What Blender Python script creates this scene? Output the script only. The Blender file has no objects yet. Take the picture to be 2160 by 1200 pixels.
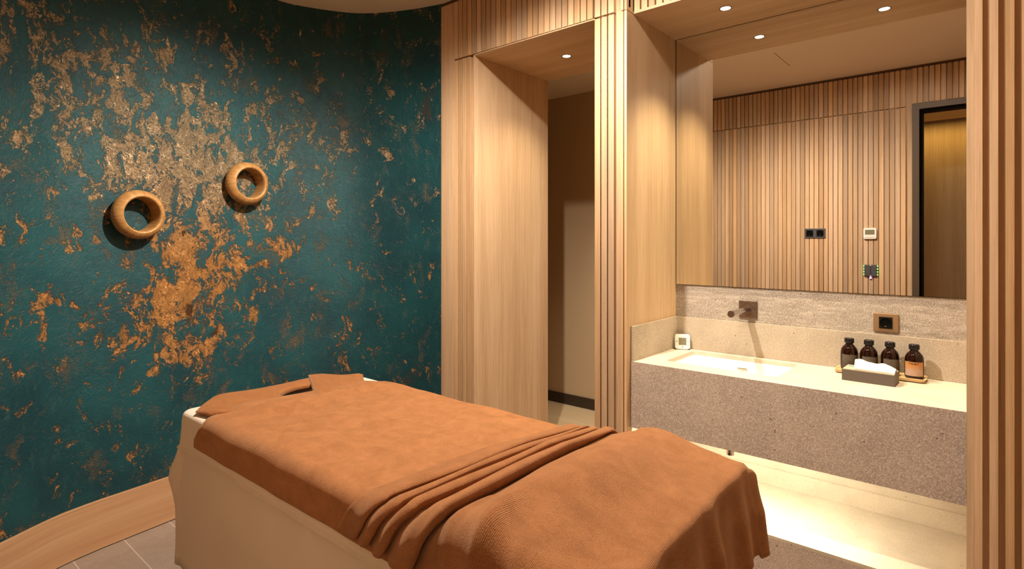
import bpy, bmesh, math, random
from mathutils import Vector, Matrix
random.seed(7)
C = bpy.context.scene.collection
SC = bpy.context.scene
PI = math.pi

# ------------------------------------------------------------------ camera, world, lights, exposure
EYE = 1.38
FPX = 1209.0
cam_d = bpy.data.cameras.new('camera'); cam = bpy.data.objects.new('camera', cam_d); C.objects.link(cam)
cam.location = (0, 0, EYE); cam.rotation_euler = (PI/2, 0, math.radians(40.6))
cam_d.sensor_fit = 'HORIZONTAL'; cam_d.sensor_width = 36; cam_d.lens = 36*FPX/2160
cam_d.shift_y = -(600-510)/2160; cam_d.clip_start = 0.02
SC.camera = cam
w = bpy.data.worlds.new('world'); SC.world = w; w.use_nodes = True
w.node_tree.nodes['Background'].inputs[0].default_value = (1, .8, .6, 1)
w.node_tree.nodes['Background'].inputs[1].default_value = 0.02

def lamp(name, kind, loc, energy, color, rot=(0, 0, 0), **kw):
    d = bpy.data.lights.new(name, kind); d.energy = energy; d.color = color
    for k, v in kw.items(): setattr(d, k, v)
    o = bpy.data.objects.new(name, d); C.objects.link(o); o.location = loc; o.rotation_euler = rot
    return o
WARM = (1, .88, .72); NICHE = (1, .81, .50)
R = math.radians
lamp('bed_spot', 'SPOT', (-1.38, 1.49, 2.77), 290, WARM, (0, 0, 0), spot_size=R(163), spot_blend=.7, shadow_soft_size=.022)
_q = (Vector((-3.17, 1.22, 1.32))-Vector((-1.44, 1.44, 2.765))).to_track_quat('-Z', 'Y').to_euler()
lamp('wall_spot', 'SPOT', (-1.44, 1.44, 2.765), 175, WARM, _q, spot_size=R(64), spot_blend=1.0, shadow_soft_size=.022)
lamp('room_fill', 'SPOT', (-.50, 1.62, 2.765), 36, WARM, (0, 0, 0), spot_size=R(178), spot_blend=.15, shadow_soft_size=.05)  # added fill lamp, placed where the mirror does not show it
lamp('niche_spot_a', 'SPOT', (-.944, 2.59, 2.415), 98, NICHE, (0, 0, 0), spot_size=R(100), spot_blend=1.0, shadow_soft_size=.022)
lamp('niche_spot_b', 'SPOT', (-.405, 2.59, 2.415), 98, NICHE, (0, 0, 0), spot_size=R(100), spot_blend=1.0, shadow_soft_size=.022)
lamp('doorway_spot', 'SPOT', (-1.867, 2.65, 2.415), 26, NICHE, (0, 0, 0), spot_size=R(110), spot_blend=.7, shadow_soft_size=.02)
lamp('vanity_led', 'AREA', (-.84, 2.375, .615), 10, (1, .90, .72), (R(4), 0, 0), shape='RECTANGLE', size=.72, size_y=.02)
lamp('cove_led', 'AREA', (-.4, -1.2, 2.50), 8, (1, .66, .18), (R(-15), 0, 0), shape='RECTANGLE', size=3.0, size_y=.03)
lamp('corridor_light', 'AREA', (.6, -.6, 2.50), 5, WARM, (0, 0, 0), shape='RECTANGLE', size=.4, size_y=.4)
lamp('corridor_spot', 'SPOT', (-1.9, 3.6, 2.6), 100, WARM, (0, R(-12), 0), spot_size=R(95), spot_blend=.8, shadow_soft_size=.06)
SC.view_settings.view_transform = 'Standard'; SC.view_settings.look = 'None'
SC.view_settings.exposure = 0.0; SC.view_settings.gamma = 1; SC.view_settings.use_curve_mapping = False
SC.cycles.caustics_reflective = False; SC.cycles.caustics_refractive = False
SC.cycles.use_denoising = True; SC.cycles.sample_clamp_indirect = 4
SC.cycles.max_bounces = 8; SC.cycles.diffuse_bounces = 5
SC.cycles.use_adaptive_sampling = True; SC.cycles.adaptive_threshold = .02

# ------------------------------------------------------------------ materials
class NT:
    def __init__(s, name):
        s.m = bpy.data.materials.new(name); s.m.use_nodes = True
        s.t = s.m.node_tree; s.b = s.t.nodes['Principled BSDF']
    def n(s, kind, **kw):
        x = s.t.nodes.new(kind)
        for k, v in kw.items(): setattr(x, k, v)
        return x
    def put(s, sock, v):
        if isinstance(v, bpy.types.NodeSocket): s.t.links.new(v, sock)
        elif isinstance(v, (tuple, list)) and len(v) == 3 and sock.type == 'RGBA': sock.default_value = (*v, 1)
        else: sock.default_value = v
    def co(s, scale=(1, 1, 1), kind='Object', rot=(0, 0, 0), loc=(0, 0, 0)):
        t = s.n('ShaderNodeTexCoord'); mp = s.n('ShaderNodeMapping')
        s.put(mp.inputs['Vector'], t.outputs[kind]); mp.inputs['Scale'].default_value = scale
        mp.inputs['Rotation'].default_value = rot; mp.inputs['Location'].default_value = loc
        return mp.outputs[0]
    def noise(s, vec, scale=5, detail=4, rough=.5, dist=0, col=False):
        x = s.n('ShaderNodeTexNoise'); s.put(x.inputs['Vector'], vec); x.inputs['Scale'].default_value = scale
        x.inputs['Detail'].default_value = detail; x.inputs['Roughness'].default_value = rough; x.inputs['Distortion'].default_value = dist
        return x.outputs['Color' if col else 'Fac']
    def voro(s, vec, scale=5, feature='F1', out='Distance'):
        x = s.n('ShaderNodeTexVoronoi', feature=feature); s.put(x.inputs['Vector'], vec); x.inputs['Scale'].default_value = scale
        return x.outputs[out]
    def math(s, op, a, b=0.0, c=0.0, clamp=False):
        x = s.n('ShaderNodeMath', operation=op, use_clamp=clamp)
        for i, v in enumerate((a, b, c)): s.put(x.inputs[i], v)
        return x.outputs[0]
    def vmath(s, op, a, b):
        x = s.n('ShaderNodeVectorMath', operation=op); s.put(x.inputs[0], a); s.put(x.inputs[1], b); return x.outputs[0]
    def ss(s, v, lo, hi, a=0.0, b=1.0):
        x = s.n('ShaderNodeMapRange', interpolation_type='SMOOTHSTEP')
        for i, q in enumerate((v, lo, hi, a, b)): s.put(x.inputs[i], q)
        return x.outputs[0]
    def mix(s, fac, a, b, blend='MIX'):
        x = s.n('ShaderNodeMix', data_type='RGBA', blend_type=blend)
        s.put(x.inputs[0], fac); s.put(x.inputs[6], a); s.put(x.inputs[7], b); return x.outputs[2]
    def bump(s, h, strength=.3, dist=.01, normal=None):
        x = s.n('ShaderNodeBump'); s.put(x.inputs['Height'], h); x.inputs['Strength'].default_value = strength; x.inputs['Distance'].default_value = dist
        if normal is not None: s.put(x.inputs['Normal'], normal)
        return x.outputs[0]
    def out(s, color=None, rough=None, metal=None, normal=None, **kw):
        for k, v in (('Base Color', color), ('Roughness', rough), ('Metallic', metal), ('Normal', normal)):
            if v is not None: s.put(s.b.inputs[k], v)
        for k, v in kw.items(): s.put(s.b.inputs[k.replace('_', ' ')], v)
        return s.m

def plain(name, col, rough=.5, metal=0.0, **kw):
    n = NT(name)
    v = n.noise(n.co(), 30, 3)
    c = n.mix(n.math('MULTIPLY', v, .22), tuple(x for x in col), tuple(x*.8 for x in col))
    return n.out(c, rough, metal, **kw)

def wood(name, a, b, axis='z', slat=False, rough=.5, grain=1.0, dark=.55):
    n = NT(name)
    sc = {'c': (.02, .02, 1), 'z': (1, 1, .03), 'x': (.03, 1, 1), 'y': (1, .03, 1)}[axis]
    v = n.co(sc)
    if slat:
        g = n.n('ShaderNodeNewGeometry'); r = g.outputs['Random Per Island']
        cx = n.n('ShaderNodeCombineXYZ'); n.put(cx.inputs[0], n.math('MULTIPLY', r, 37)); n.put(cx.inputs[1], n.math('MULTIPLY', r, 19))
        v = n.vmath('ADD', v, cx.outputs[0])
    broad = n.noise(v, 9*grain, 3, .55, .3)
    fine = n.noise(v, 90*grain, 5, .65)
    fib = n.noise(n.co(tuple(x if x == 1 else x*.5 for x in sc)), 260*grain, 2, .6)
    f = n.math('ADD', n.math('MULTIPLY', broad, .55), n.math('MULTIPLY', fine, .45))
    c = n.mix(n.ss(f, .34, .66), a, b)
    c = n.mix(n.ss(fib, .56, .74, 0, .45), c, tuple(x*dark for x in a))
    if slat:
        k = n.ss(r, 0, 1, .80, 1.12)
        hs = n.n('ShaderNodeHueSaturation'); n.put(hs.inputs['Value'], k); n.put(hs.inputs['Color'], c)
        n.put(hs.inputs['Saturation'], n.math('ADD', .9, n.math('MULTIPLY', n.math('FRACT', n.math('MULTIPLY', r, 7.3)), .22)))
        c = hs.outputs[0]
    return n.out(c, rough, 0.0, n.bump(n.math('ADD', fine, fib), .12, .002), Specular_IOR_Level=.3)

def stone(name, base, lite, darkc, streak=0.0, rough=.55, speck=1.0):
    n = NT(name); v = n.co()
    big = n.noise(v, 6, 5, .6)
    mid = n.noise(v, 48, 5, .7)
    fin = n.noise(v, 270, 3, .75)
    c = n.mix(n.ss(big, .3, .7), tuple(x*.88 for x in base), tuple(x*1.1 for x in base))
    c = n.mix(n.ss(mid, .4, .75, 0, .22), c, darkc)
    c = n.mix(n.ss(fin, .525, .61, 0, .95*speck), c, lite)
    c = n.mix(n.ss(fin, .46, .36, 0, .75*speck), c, darkc)
    if streak:
        s_ = n.noise(n.co((.12, 1, 1.0), rot=(0, .06, 0)), 70, 5, .65)
        c = n.mix(n.ss(s_, .52, .68, 0, streak), c, lite); c = n.mix(n.ss(s_, .45, .3, 0, streak), c, darkc)
    pit = n.voro(v, 34)
    pm = n.math('MULTIPLY', n.ss(pit, .13, .09), n.ss(n.noise(v, 14, 2), .57, .61))
    c = n.mix(n.math('MULTIPLY', pm, .85*speck), c, tuple(x*.25 for x in darkc))
    return n.out(c, rough, 0.0, n.bump(n.math('SUBTRACT', fin, pm), .12, .002), Specular_IOR_Level=.35)

def terry(name, a, b, rib=1.0, strength=.8):
    n = NT(name)
    v = n.co(kind='UV')
    fz = n.noise(v, 330, 2, .6)
    gr = n.noise(v, 620, 1, .5)
    wv = n.n('ShaderNodeTexWave', wave_type='BANDS', bands_direction='X'); n.put(wv.inputs['Vector'], v)
    wv.inputs['Scale'].default_value = 125; wv.inputs['Distortion'].default_value = 1.2; wv.inputs['Detail'].default_value = 2; wv.inputs['Detail Scale'].default_value = 3
    big = n.noise(v, 16, 5, .72, .4)
    f = n.math('ADD', n.math('ADD', n.math('MULTIPLY', fz, .40), n.math('MULTIPLY', gr, .15)), n.math('MULTIPLY', big, .45))
    c = n.mix(n.ss(f, .37, .63), a, b)
    c = n.mix(n.math('MULTIPLY', wv.outputs['Fac'], .22*rib), c, tuple(x*.55 for x in a))
    h = n.math('ADD', n.math('ADD', n.math('MULTIPLY', gr, .9), n.math('MULTIPLY', fz, .9)), n.math('MULTIPLY', wv.outputs['Fac'], .45*rib))
    return n.out(c, .95, 0.0, n.bump(h, strength, .0022), Specular_IOR_Level=.1, Sheen_Weight=.35, Sheen_Roughness=.45, Sheen_Tint=(1, .72, .48, 1))

OAK_A, OAK_B = (.475, .318, .188), (.61, .435, .278)
M = {}
M['oak'] = wood('oak_panel', OAK_A, OAK_B)
M['oak_h'] = wood('oak_soffit', OAK_A, OAK_B, 'x')
M['oak_base'] = wood('oak_skirting', (.46, .24, .12), (.56, .34, .19), 'c', grain=.8)
M['slat'] = wood('oak_slat', (.48, .305, .175), (.64, .435, .272), slat=True)
M['gap'] = plain('dark_joint_shade', (.09, .045, .02), .8)  # dark brown for joints, and for painted shade under the ceiling
M['stone'] = stone('grey_speckled_stone', (.43, .345, .29), (.70, .60, .52), (.25, .185, .15), speck=.9)
M['stone_wall'] = stone('streaked_grey_stone', (.30, .255, .22), (.52, .46, .40), (.16, .13, .105), .5)
M['stone_top'] = stone('beige_stone_lit', (.52, .46, .375), (.62, .56, .475), (.40, .34, .27), speck=.4)  # paler copy of the apron stone, strong downlight put into its colour
M['stone_splash'] = stone('beige_stone_shaded', (.41, .34, .265), (.60, .53, .44), (.25, .195, .145), speck=.8)  # same stone as the countertop, darkened for its oblique light
M['stone_floor'] = stone('cream_limestone', (.54, .47, .36), (.63, .56, .45), (.40, .33, .23), speck=.6)
M['porcelain'] = plain('white_porcelain', (.86, .84, .80), .15, Coat_Weight=.4)
M['bronze'] = plain('brushed_bronze', (.20, .145, .115), .35, .9)
M['brass'] = plain('bronze_socket_plate', (.30, .185, .10), .42, .5)
M['chrome'] = plain('dark_chrome', (.55, .50, .46), .12, 1.0)
M['black'] = plain('black_plastic', (.006, .006, .007), .28, Specular_IOR_Level=.3)
M['anthracite'] = plain('anthracite_plastic', (.06, .06, .07), .4)
M['white_plastic'] = plain('white_plastic', (.80, .78, .74), .35)
M['lcd'] = plain('lcd_screen', (.19, .17, .11), .25)
M['lcd_dark'] = plain('lcd_digits', (.10, .09, .06), .3)
M['ceiling'] = plain('painted_ceiling', (.78, .66, .52), .9)
M['plaster'] = plain('painted_plaster', (.50, .36, .22), .85)
M['frame'] = plain('dark_bronze_frame', (.085, .055, .035), .45, .3)
M['dark_base'] = plain('dark_skirting', (.035, .022, .014), .5)
M['vinyl'] = plain('dark_grey_vinyl', (.05, .05, .055), .45)
M['label_warm'] = None
M['box'] = plain('grey_card_box', (.115, .09, .075), .6)
M['teal'] = plain('teal_print', (.01, .30, .34), .4)
M['pale_print'] = plain('pale_print_card', (.50, .36, .27), .5)
M['tissue'] = plain('white_tissue', (.85, .82, .74), .9)
M['bamboo'] = wood('bamboo_tray', (.55, .36, .17), (.66, .46, .25), 'x', grain=2)
M['black_hole'] = plain('dark_recess', (.003, .0025, .002), .7, Specular_IOR_Level=.05)

def emis(name, col, k):
    n = NT(name); n.out((.8, .8, .8), .5, Emission_Color=(*col, 1), Emission_Strength=k); return n.m
M['glow'] = emis('lamp_glow', (1, .86, .62), 14)
M['led_green'] = emis('led_green', (.02, 1, .08), 2.2)
M['led_red'] = emis('led_red', (1, .02, .03), 1.5)
M['led_violet'] = emis('led_violet', (.16, .03, .8), .6)

def m_glass():
    n = NT('amber_glass')
    return n.out((.010, .0022, .0009), .06, 0.0, Transmission_Weight=.06, IOR=1.45, Specular_IOR_Level=.35)
M['amber'] = m_glass()
def m_mirror():
    n = NT('mirror_silver'); v = n.noise(n.co(), 3, 2)
    return n.out(n.mix(v, (.84, .83, .80), (.87, .86, .83)), 0.0, 1.0)
M['mirror'] = m_mirror()

def m_label(name, top, low, ink, top_z=.072):
    n = NT(name); v = n.co()
    z = n.n('ShaderNodeSeparateXYZ'); n.put(z.inputs[0], n.co())
    ns = n.noise(v, 90, 4, .6, .8)
    f = n.ss(n.math('ADD', z.outputs[2], n.math('MULTIPLY', n.math('SUBTRACT', ns, .5), .04)), .028, .055)
    c = n.mix(f, low, top)
    c = n.mix(n.ss(n.noise(v, 160, 3, .6, 1.5), .54, .66, 0, .5), c, ink)
    return n.out(c, .5)
M['label_warm'] = m_label('orange_paper_label', (.46, .20, .055), (.42, .29, .22), (.22, .09, .04))
M['label_dark'] = m_label('brown_grey_paper_label', (.10, .078, .058), (.065, .048, .034), (.03, .02, .014))

def m_floor():
    n = NT('grey_floor_tile'); v = n.co()
    br = n.n('ShaderNodeTexBrick', offset=.5); n.put(br.inputs['Vector'], n.co((1, 1, 1), loc=(.15, -.05, 0)))
    br.inputs['Scale'].default_value = 1; br.inputs['Mortar Size'].default_value = .0022; br.inputs['Brick Width'].default_value = 1.2
    br.inputs['Row Height'].default_value = .199; br.inputs['Mortar Smooth'].default_value = .3
    ve = n.noise(v, 7, 6, .65, 1.6)
    vein = n.ss(n.math('ABSOLUTE', n.math('SUBTRACT', ve, .5)), 0, .03, .45, 0)
    c = n.mix(n.noise(v, 4, 4), (.27, .20, .16), (.34, .26, .21))
    c = n.mix(n.math('MULTIPLY', vein, .6), c, (.44, .35, .29))
    c = n.mix(br.outputs['Fac'], c, (.55, .47, .41))
    return n.out(c, n.ss(ve, .3, .7, .38, .55), 0.0, n.bump(n.noise(v, 120, 3), .06, .002))
M['floor'] = m_floor()
M['floor_beige'] = wood('beige_corridor_floor', (.46, .34, .20), (.56, .43, .27), 'x', grain=.8, dark=.7)

def m_sheet():
    n = NT('white_cotton_sheet'); v = n.co()
    wv = n.noise(v, 900, 2, .5)
    return n.out(n.mix(n.noise(v, 8, 3), (.70, .62, .53), (.76, .68, .59)), .85, 0.0, n.bump(wv, .1, .001), Sheen_Weight=.1)
M['sheet'] = m_sheet()
M['towel'] = terry('brown_terry_towel', (.29, .117, .043), (.43, .184, .074), rib=.25)
M['towel_fold'] = terry('brown_terry_blanket', (.27, .108, .041), (.40, .170, .070), strength=.65)
M['towel_plain'] = terry('brown_smooth_towel', (.29, .110, .038), (.39, .158, .056), strength=.35)

def m_teal():
    """Teal lime plaster with trowelled copper leaf; UV is (arc length, height) in metres."""
    n = NT('teal_copper_plaster')
    uv = n.co(kind='UV')
    sep = n.n('ShaderNodeSeparateXYZ'); n.put(sep.inputs[0], uv); U, V = sep.outputs[0], sep.outputs[1]
    def blob(u0, v0, su, sv, k):
        a = n.math('POWER', n.math('DIVIDE', n.math('SUBTRACT', U, u0), su), 2.0)
        b = n.math('POWER', n.math('DIVIDE', n.math('SUBTRACT', V, v0), sv), 2.0)
        return n.math('MULTIPLY', n.math('EXPONENT', n.math('MULTIPLY', n.math('ADD', a, b), -1.0)), k)
    def addall(l):
        x = l[0]
        for y in l[1:]: x = n.math('ADD', x, y)
        return x
    # where the leaf gathers
    low = addall([blob(1.20, 1.05, .20, .30, .115), blob(1.52, 1.20, .18, .22, .075), blob(.92, 1.02, .25, .22, .05), blob(1.74, 1.40, .10, .13, .09), blob(1.20, 1.42, .22, .20, .085), blob(.45, 1.42, .14, .07, .075), blob(.46, 1.12, .12, .08, .06), blob(1.30, .78, .10, .14, .05)])
    up = addall([blob(1.25, 1.70, .42, .34, .128), blob(.95, 1.92, .42, .30, .075), blob(1.65, 1.95, .35, .25, .06), blob(2.0, 1.95, .3, .3, .035), blob(.6, 2.15, .35, .3, .055), blob(1.3, 2.3, .5, .2, .02), blob(.75, 2.4, .35, .2, .03), blob(2.45, 1.4, .42, 1.0, -.035), blob(.55, .65, .6, .35, -.03)])
    # warped fields: the trowel pulls the plaster mostly up and down
    warp = n.noise(uv, 5.0, 3, .55, 0, True)
    wv = n.vmath('ADD', uv, n.vmath('MULTIPLY', n.vmath('SUBTRACT', warp, (.5, .5, .5)), (.16, .16, 0)))
    def stretch(vec, sx, sy):
        mp = n.n('ShaderNodeMapping'); n.put(mp.inputs['Vector'], vec); mp.inputs['Scale'].default_value = (sx, sy, 1); return mp.outputs[0]
    a1 = n.noise(stretch(wv, 1, .45), 17, 6, .66, .5)
    a2 = n.noise(stretch(wv, 1, .7), 46, 4, .70, .9)
    a3 = n.noise(stretch(uv, 1, .8), 130, 3, .7, .4)
    fan = n.noise(stretch(wv, 3.0, .6), 48, 2, .6, 1.8)
    # ridged trowel strokes
    ridge = n.math('SUBTRACT', 1.0, n.math('MULTIPLY', n.math('ABSOLUTE', n.math('SUBTRACT', fan, .5)), 5.0), clamp=True)
    # trowel dabs: every cell of the plaster is combed in its own direction
    def dabs(vec, scale, off):
        vo = n.n('ShaderNodeTexVoronoi'); n.put(vo.inputs['Vector'], stretch(vec, 1, .62)); vo.inputs['Scale'].default_value = scale
        sc_ = n.n('ShaderNodeSeparateColor'); n.put(sc_.inputs[0], vo.outputs['Color'])
        th = n.math('ADD', n.math('MULTIPLY', n.math('SUBTRACT', sc_.outputs[0], .5), 2.6), n.math('MULTIPLY', n.math('SUBTRACT', n.noise(uv, 9, 2), .5), 2.5))
        cs, sn = n.math('COSINE', th), n.math('SINE', th)
        bx = n.math('ADD', n.math('MULTIPLY', U, cs), n.math('MULTIPLY', V, sn)); by = n.math('SUBTRACT', n.math('MULTIPLY', V, cs), n.math('MULTIPLY', U, sn))
        cb = n.n('ShaderNodeCombineXYZ'); n.put(cb.inputs[0], n.math('MULTIPLY', bx, 150)); n.put(cb.inputs[1], n.math('MULTIPLY', by, 22)); n.put(cb.inputs[2], n.math('MULTIPLY', sc_.outputs[1], 40+off))
        return n.noise(cb.outputs[0], 1.0, 3, .62, .9), sc_.outputs[1], sc_.outputs[2]
    br1, cg1, cb1 = dabs(wv, 15, 0); br2, cg2, cb2 = dabs(n.vmath('ADD', wv, (2.7, 5.1, 0)), 26, 9)
    comb = n.math('ADD', n.math('MULTIPLY', br1, .62), n.math('MULTIPLY', br2, .38))
    cell = n.math('ADD', n.math('MULTIPLY', n.math('SUBTRACT', cg1, .5), .10), n.math('MULTIPLY', n.math('SUBTRACT', cg2, .5), .05))
    # upper, feathery leaf
    fu = n.math('ADD', n.math('ADD', n.math('MULTIPLY', a1, .50), n.math('MULTIPLY', a2, .36)), n.math('MULTIPLY', a3, .14))
    mu = n.ss(n.math('ADD', n.math('ADD', fu, up), cell), .585, .630)
    hair = n.noise(stretch(wv, 2.2, .8), 150, 2, .65, 1.4)
    hr = n.math('SUBTRACT', 1.0, n.math('MULTIPLY', n.math('ABSOLUTE', n.math('SUBTRACT', hair, .5)), 7.0), clamp=True)
    fine = n.math('ADD', n.math('MULTIPLY', a3, .62), n.math('ADD', n.math('MULTIPLY', hr, .16), n.math('MULTIPLY', ridge, .20)))
    crisp = n.ss(n.math('ADD', n.math('MULTIPLY', comb, .75), n.math('MULTIPLY', fine, .25)),  .472, .512)
    mu = n.math('MULTIPLY', mu, n.math('MAXIMUM', crisp, .08))
    # lower, blocky leaf
    b1 = n.noise(stretch(n.vmath('ADD', wv, (3.3, 1.7, 0)), 1, .72), 13, 6, .66, .3)
    fl = n.math('ADD', n.math('ADD', n.math('MULTIPLY', b1, .6), n.math('MULTIPLY', a2, .25)), n.math('MULTIPLY', a3, .15))
    ml = n.math('MULTIPLY', n.ss(n.math('ADD', n.math('ADD', fl, low), n.math('MULTIPLY', cell, .5)), .565, .630), n.ss(n.math('ADD', n.math('MULTIPLY', comb, .5), n.math('MULTIPLY', fine, .5)), .42, .49, .22, 1.0))
    # loose flecks everywhere
    c1 = n.noise(stretch(n.vmath('ADD', wv, (7.1, 4.9, 0)), 1, .6), 8, 4, .7, .2)
    grain = n.ss(n.noise(stretch(uv, 1, .9), 210, 2, .72), .47, .60)
    mf = n.math('MULTIPLY', n.math('MULTIPLY', n.ss(n.math('ADD', n.math('MULTIPLY', c1, .75), n.math('MULTIPLY', a3, .25)), .54, .67), .62), n.math('ADD', .12, n.math('MULTIPLY', grain, .88)))
    mf = n.math('MULTIPLY', mf, n.math('SUBTRACT', 1.0, n.math('ADD', blob(2.5, 1.3, .45, 1.2, .55), blob(.5, .6, .6, .4, .4)), clamp=True))
    mask = n.math('MAXIMUM', n.math('MAXIMUM', mu, ml), mf, clamp=True)
    # colours
    big = n.noise(uv, 2.3, 3, .6); st = n.noise(stretch(uv, 1.0, .35), 26, 4, .7)
    teal = n.mix(n.ss(big, .3, .7), (.0032, .037, .049), (.006, .062, .074))
    teal = n.mix(n.ss(st, .52, .75, 0, .55), teal, (.022, .085, .080))
    rust = n.ss(n.math('ADD', n.noise(stretch(uv, 1, .5), 5, 4, .65), blob(2.62, 2.15, .07, .12, .3)), .63, .74, 0, .5)
    teal = n.mix(rust, teal, (.060, .036, .020))
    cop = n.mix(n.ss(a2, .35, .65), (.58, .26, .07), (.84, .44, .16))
    cop_sheen = n.mix(n.ss(a3, .38, .62), (.78, .54, .30), (.98, .76, .50))  # sheen of the upper copper leaf painted into its colour
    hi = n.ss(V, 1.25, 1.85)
    stroke_light = n.ss(comb, .46, .56)  # light and dark of the stroke relief painted into the leaf colour
    leaf = n.mix(stroke_light, n.mix(hi, (.40, .165, .045), (.46, .29, .15)), n.mix(hi, cop, cop_sheen))
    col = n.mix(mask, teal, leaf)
    scorch = n.math('MULTIPLY', n.ss(n.math('ADD', n.noise(stretch(n.vmath('ADD', uv, (1.2, 8.1, 0)), 1, .6), 11, 4, .68), addall([blob(1.28, 1.02, .12, .20, .22), blob(1.55, 1.12, .10, .12, .2), blob(1.22, 1.45, .1, .16, .2), blob(1.74, 1.42, .06, .08, .16)])), .70, .80), .8)
    col = n.mix(scorch, col, (.040, .018, .008))
    # relief
    stuc = n.math('ADD', n.math('MULTIPLY', a3, .35), n.math('MULTIPLY', n.noise(stretch(uv, 1, 1), 320, 3, .6), .2))
    h = n.math('ADD', n.math('ADD', n.math('MULTIPLY', mask, .8), n.math('MULTIPLY', n.math('MULTIPLY', comb, mask), 2.2)), n.math('ADD', stuc, n.math('MULTIPLY', a2, .7)))
    nm = n.bump(h, .8, .006)
    return n.out(col, n.mix(mask, (.50, .5, .5), (.42, .42, .42)), n.math('MULTIPLY', mask, n.math('ADD', .10, n.math('MULTIPLY', hi, .15))), nm, Specular_IOR_Level=.35)
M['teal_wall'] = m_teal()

def m_ring():
    n = NT('turned_golden_wood')
    t = n.n('ShaderNodeTexCoord'); sx = n.n('ShaderNodeSeparateXYZ'); n.put(sx.inputs[0], t.outputs['UV'])
    cx = n.n('ShaderNodeCombineXYZ'); n.put(cx.inputs[0], n.math('MULTIPLY', sx.outputs[0], 90)); n.put(cx.inputs[1], n.math('MULTIPLY', sx.outputs[1], 3))
    g = n.noise(cx.outputs[0], 1.0, 5, .7, .6)
    c = n.mix(n.ss(g, .3, .7), (.29, .135, .038), (.50, .27, .095))
    c = n.mix(n.ss(g, .64, .72, 0, .6), c, (.14, .06, .02))
    return n.out(c, .48, .10, n.bump(g, .2, .002))
M['ring'] = m_ring()

# ------------------------------------------------------------------ mesh helpers
def box(bm, x0, x1, y0, y1, z0, z1, bev=0.0):
    r = bmesh.ops.create_cube(bm, size=1.0)
    for v in r['verts']:
        v.co = Vector(((x0+x1)/2+v.co.x*(x1-x0), (y0+y1)/2+v.co.y*(y1-y0), (z0+z1)/2+v.co.z*(z1-z0)))
    if bev:
        es = list({e for v in r['verts'] for e in v.link_edges})
        bmesh.ops.bevel(bm, geom=es, offset=bev, segments=2, profile=.5, affect='EDGES')
    return bm
def B(*a, **k): return box(bmesh.new(), *a, **k)
def lathe(bm, prof, seg=40, caps=True, uv=False):
    """prof: (radius, z) list"""
    rings = []
    for r, z in prof:
        if r < 1e-6: rings.append([bm.verts.new((0, 0, z))]*seg)
        else: rings.append([bm.verts.new((r*math.cos(2*PI*i/seg), r*math.sin(2*PI*i/seg), z)) for i in range(seg)])
    L = bm.loops.layers.uv.verify() if uv else None
    for k in range(len(rings)-1):
        for i in range(seg):
            j = (i+1) % seg
            vs = []
            for v in (rings[k][i], rings[k][j], rings[k+1][j], rings[k+1][i]):
                if v not in vs: vs.append(v)
            if len(vs) > 2:
                f = bm.faces.new(vs)
                if uv:
                    for lp in f.loops:
                        kk = k if lp.vert in (rings[k][i], rings[k][j]) else k+1
                        ii = i if lp.vert in (rings[k][i], rings[k+1][i]) else i+1
                        lp[L].uv = (ii/seg, kk/len(rings))
    return bm
def cyl(bm, p0, p1, r, seg=24, r2=None):
    p0, p1 = Vector(p0), Vector(p1); d = p1-p0; q = d.to_track_quat('Z', 'Y').to_matrix().to_4x4()
    bmesh.ops.create_cone(bm, cap_ends=True, segments=seg, radius1=r, radius2=r if r2 is None else r2, depth=d.length, matrix=Matrix.Translation((p0+p1)/2) @ q)
    return bm
def grid(bm, rows, uvs=None, closed=False):
    """rows: list of lists of points -> quad sheet"""
    V = [[bm.verts.new(p) for p in r] for r in rows]
    L = bm.loops.layers.uv.verify()
    nu, nv = len(V), len(V[0])
    for i in range(nu-1):
        for j in range(nv if closed else nv-1):
            k = (j+1) % nv
            f = bm.faces.new((V[i][j], V[i+1][j], V[i+1][k], V[i][k]))
            if uvs:
                for lp, (a, b) in zip(f.loops, ((i, j), (i+1, j), (i+1, k), (i, k))): lp[L].uv = uvs[a][b]
    return V
def rrect(cx, cy, hx, hy, r, n=8):
    out = []
    for sx, sy, a0 in ((1, 1, 0), (-1, 1, PI/2), (-1, -1, PI), (1, -1, 3*PI/2)):
        for i in range(n+1):
            a = a0+PI/2*i/n; out.append((cx+sx*(hx-r)+r*math.cos(a), cy+sy*(hy-r)+r*math.sin(a)))
    return out
def prism(bm, pts, f, d):
    """pts 2-D outline; f maps (a, b, t) to a 3-D point, extruded from t=0 to t=d"""
    lo = [bm.verts.new(f(a, b, 0)) for a, b in pts]; hi = [bm.verts.new(f(a, b, d)) for a, b in pts]
    n = len(pts)
    bm.faces.new(lo[::-1]); bm.faces.new(hi)
    for i in range(n): bm.faces.new((lo[i], lo[(i+1) % n], hi[(i+1) % n], hi[i]))
    return bm
def slats(bm, x0, x1, pitch, wd, yf, yb, z0, z1):
    x = x0
    while x+wd <= x1+1e-6:
        box(bm, x, x+wd, min(yf, yb), max(yf, yb), z0, z1); x += pitch
    return bm

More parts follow.
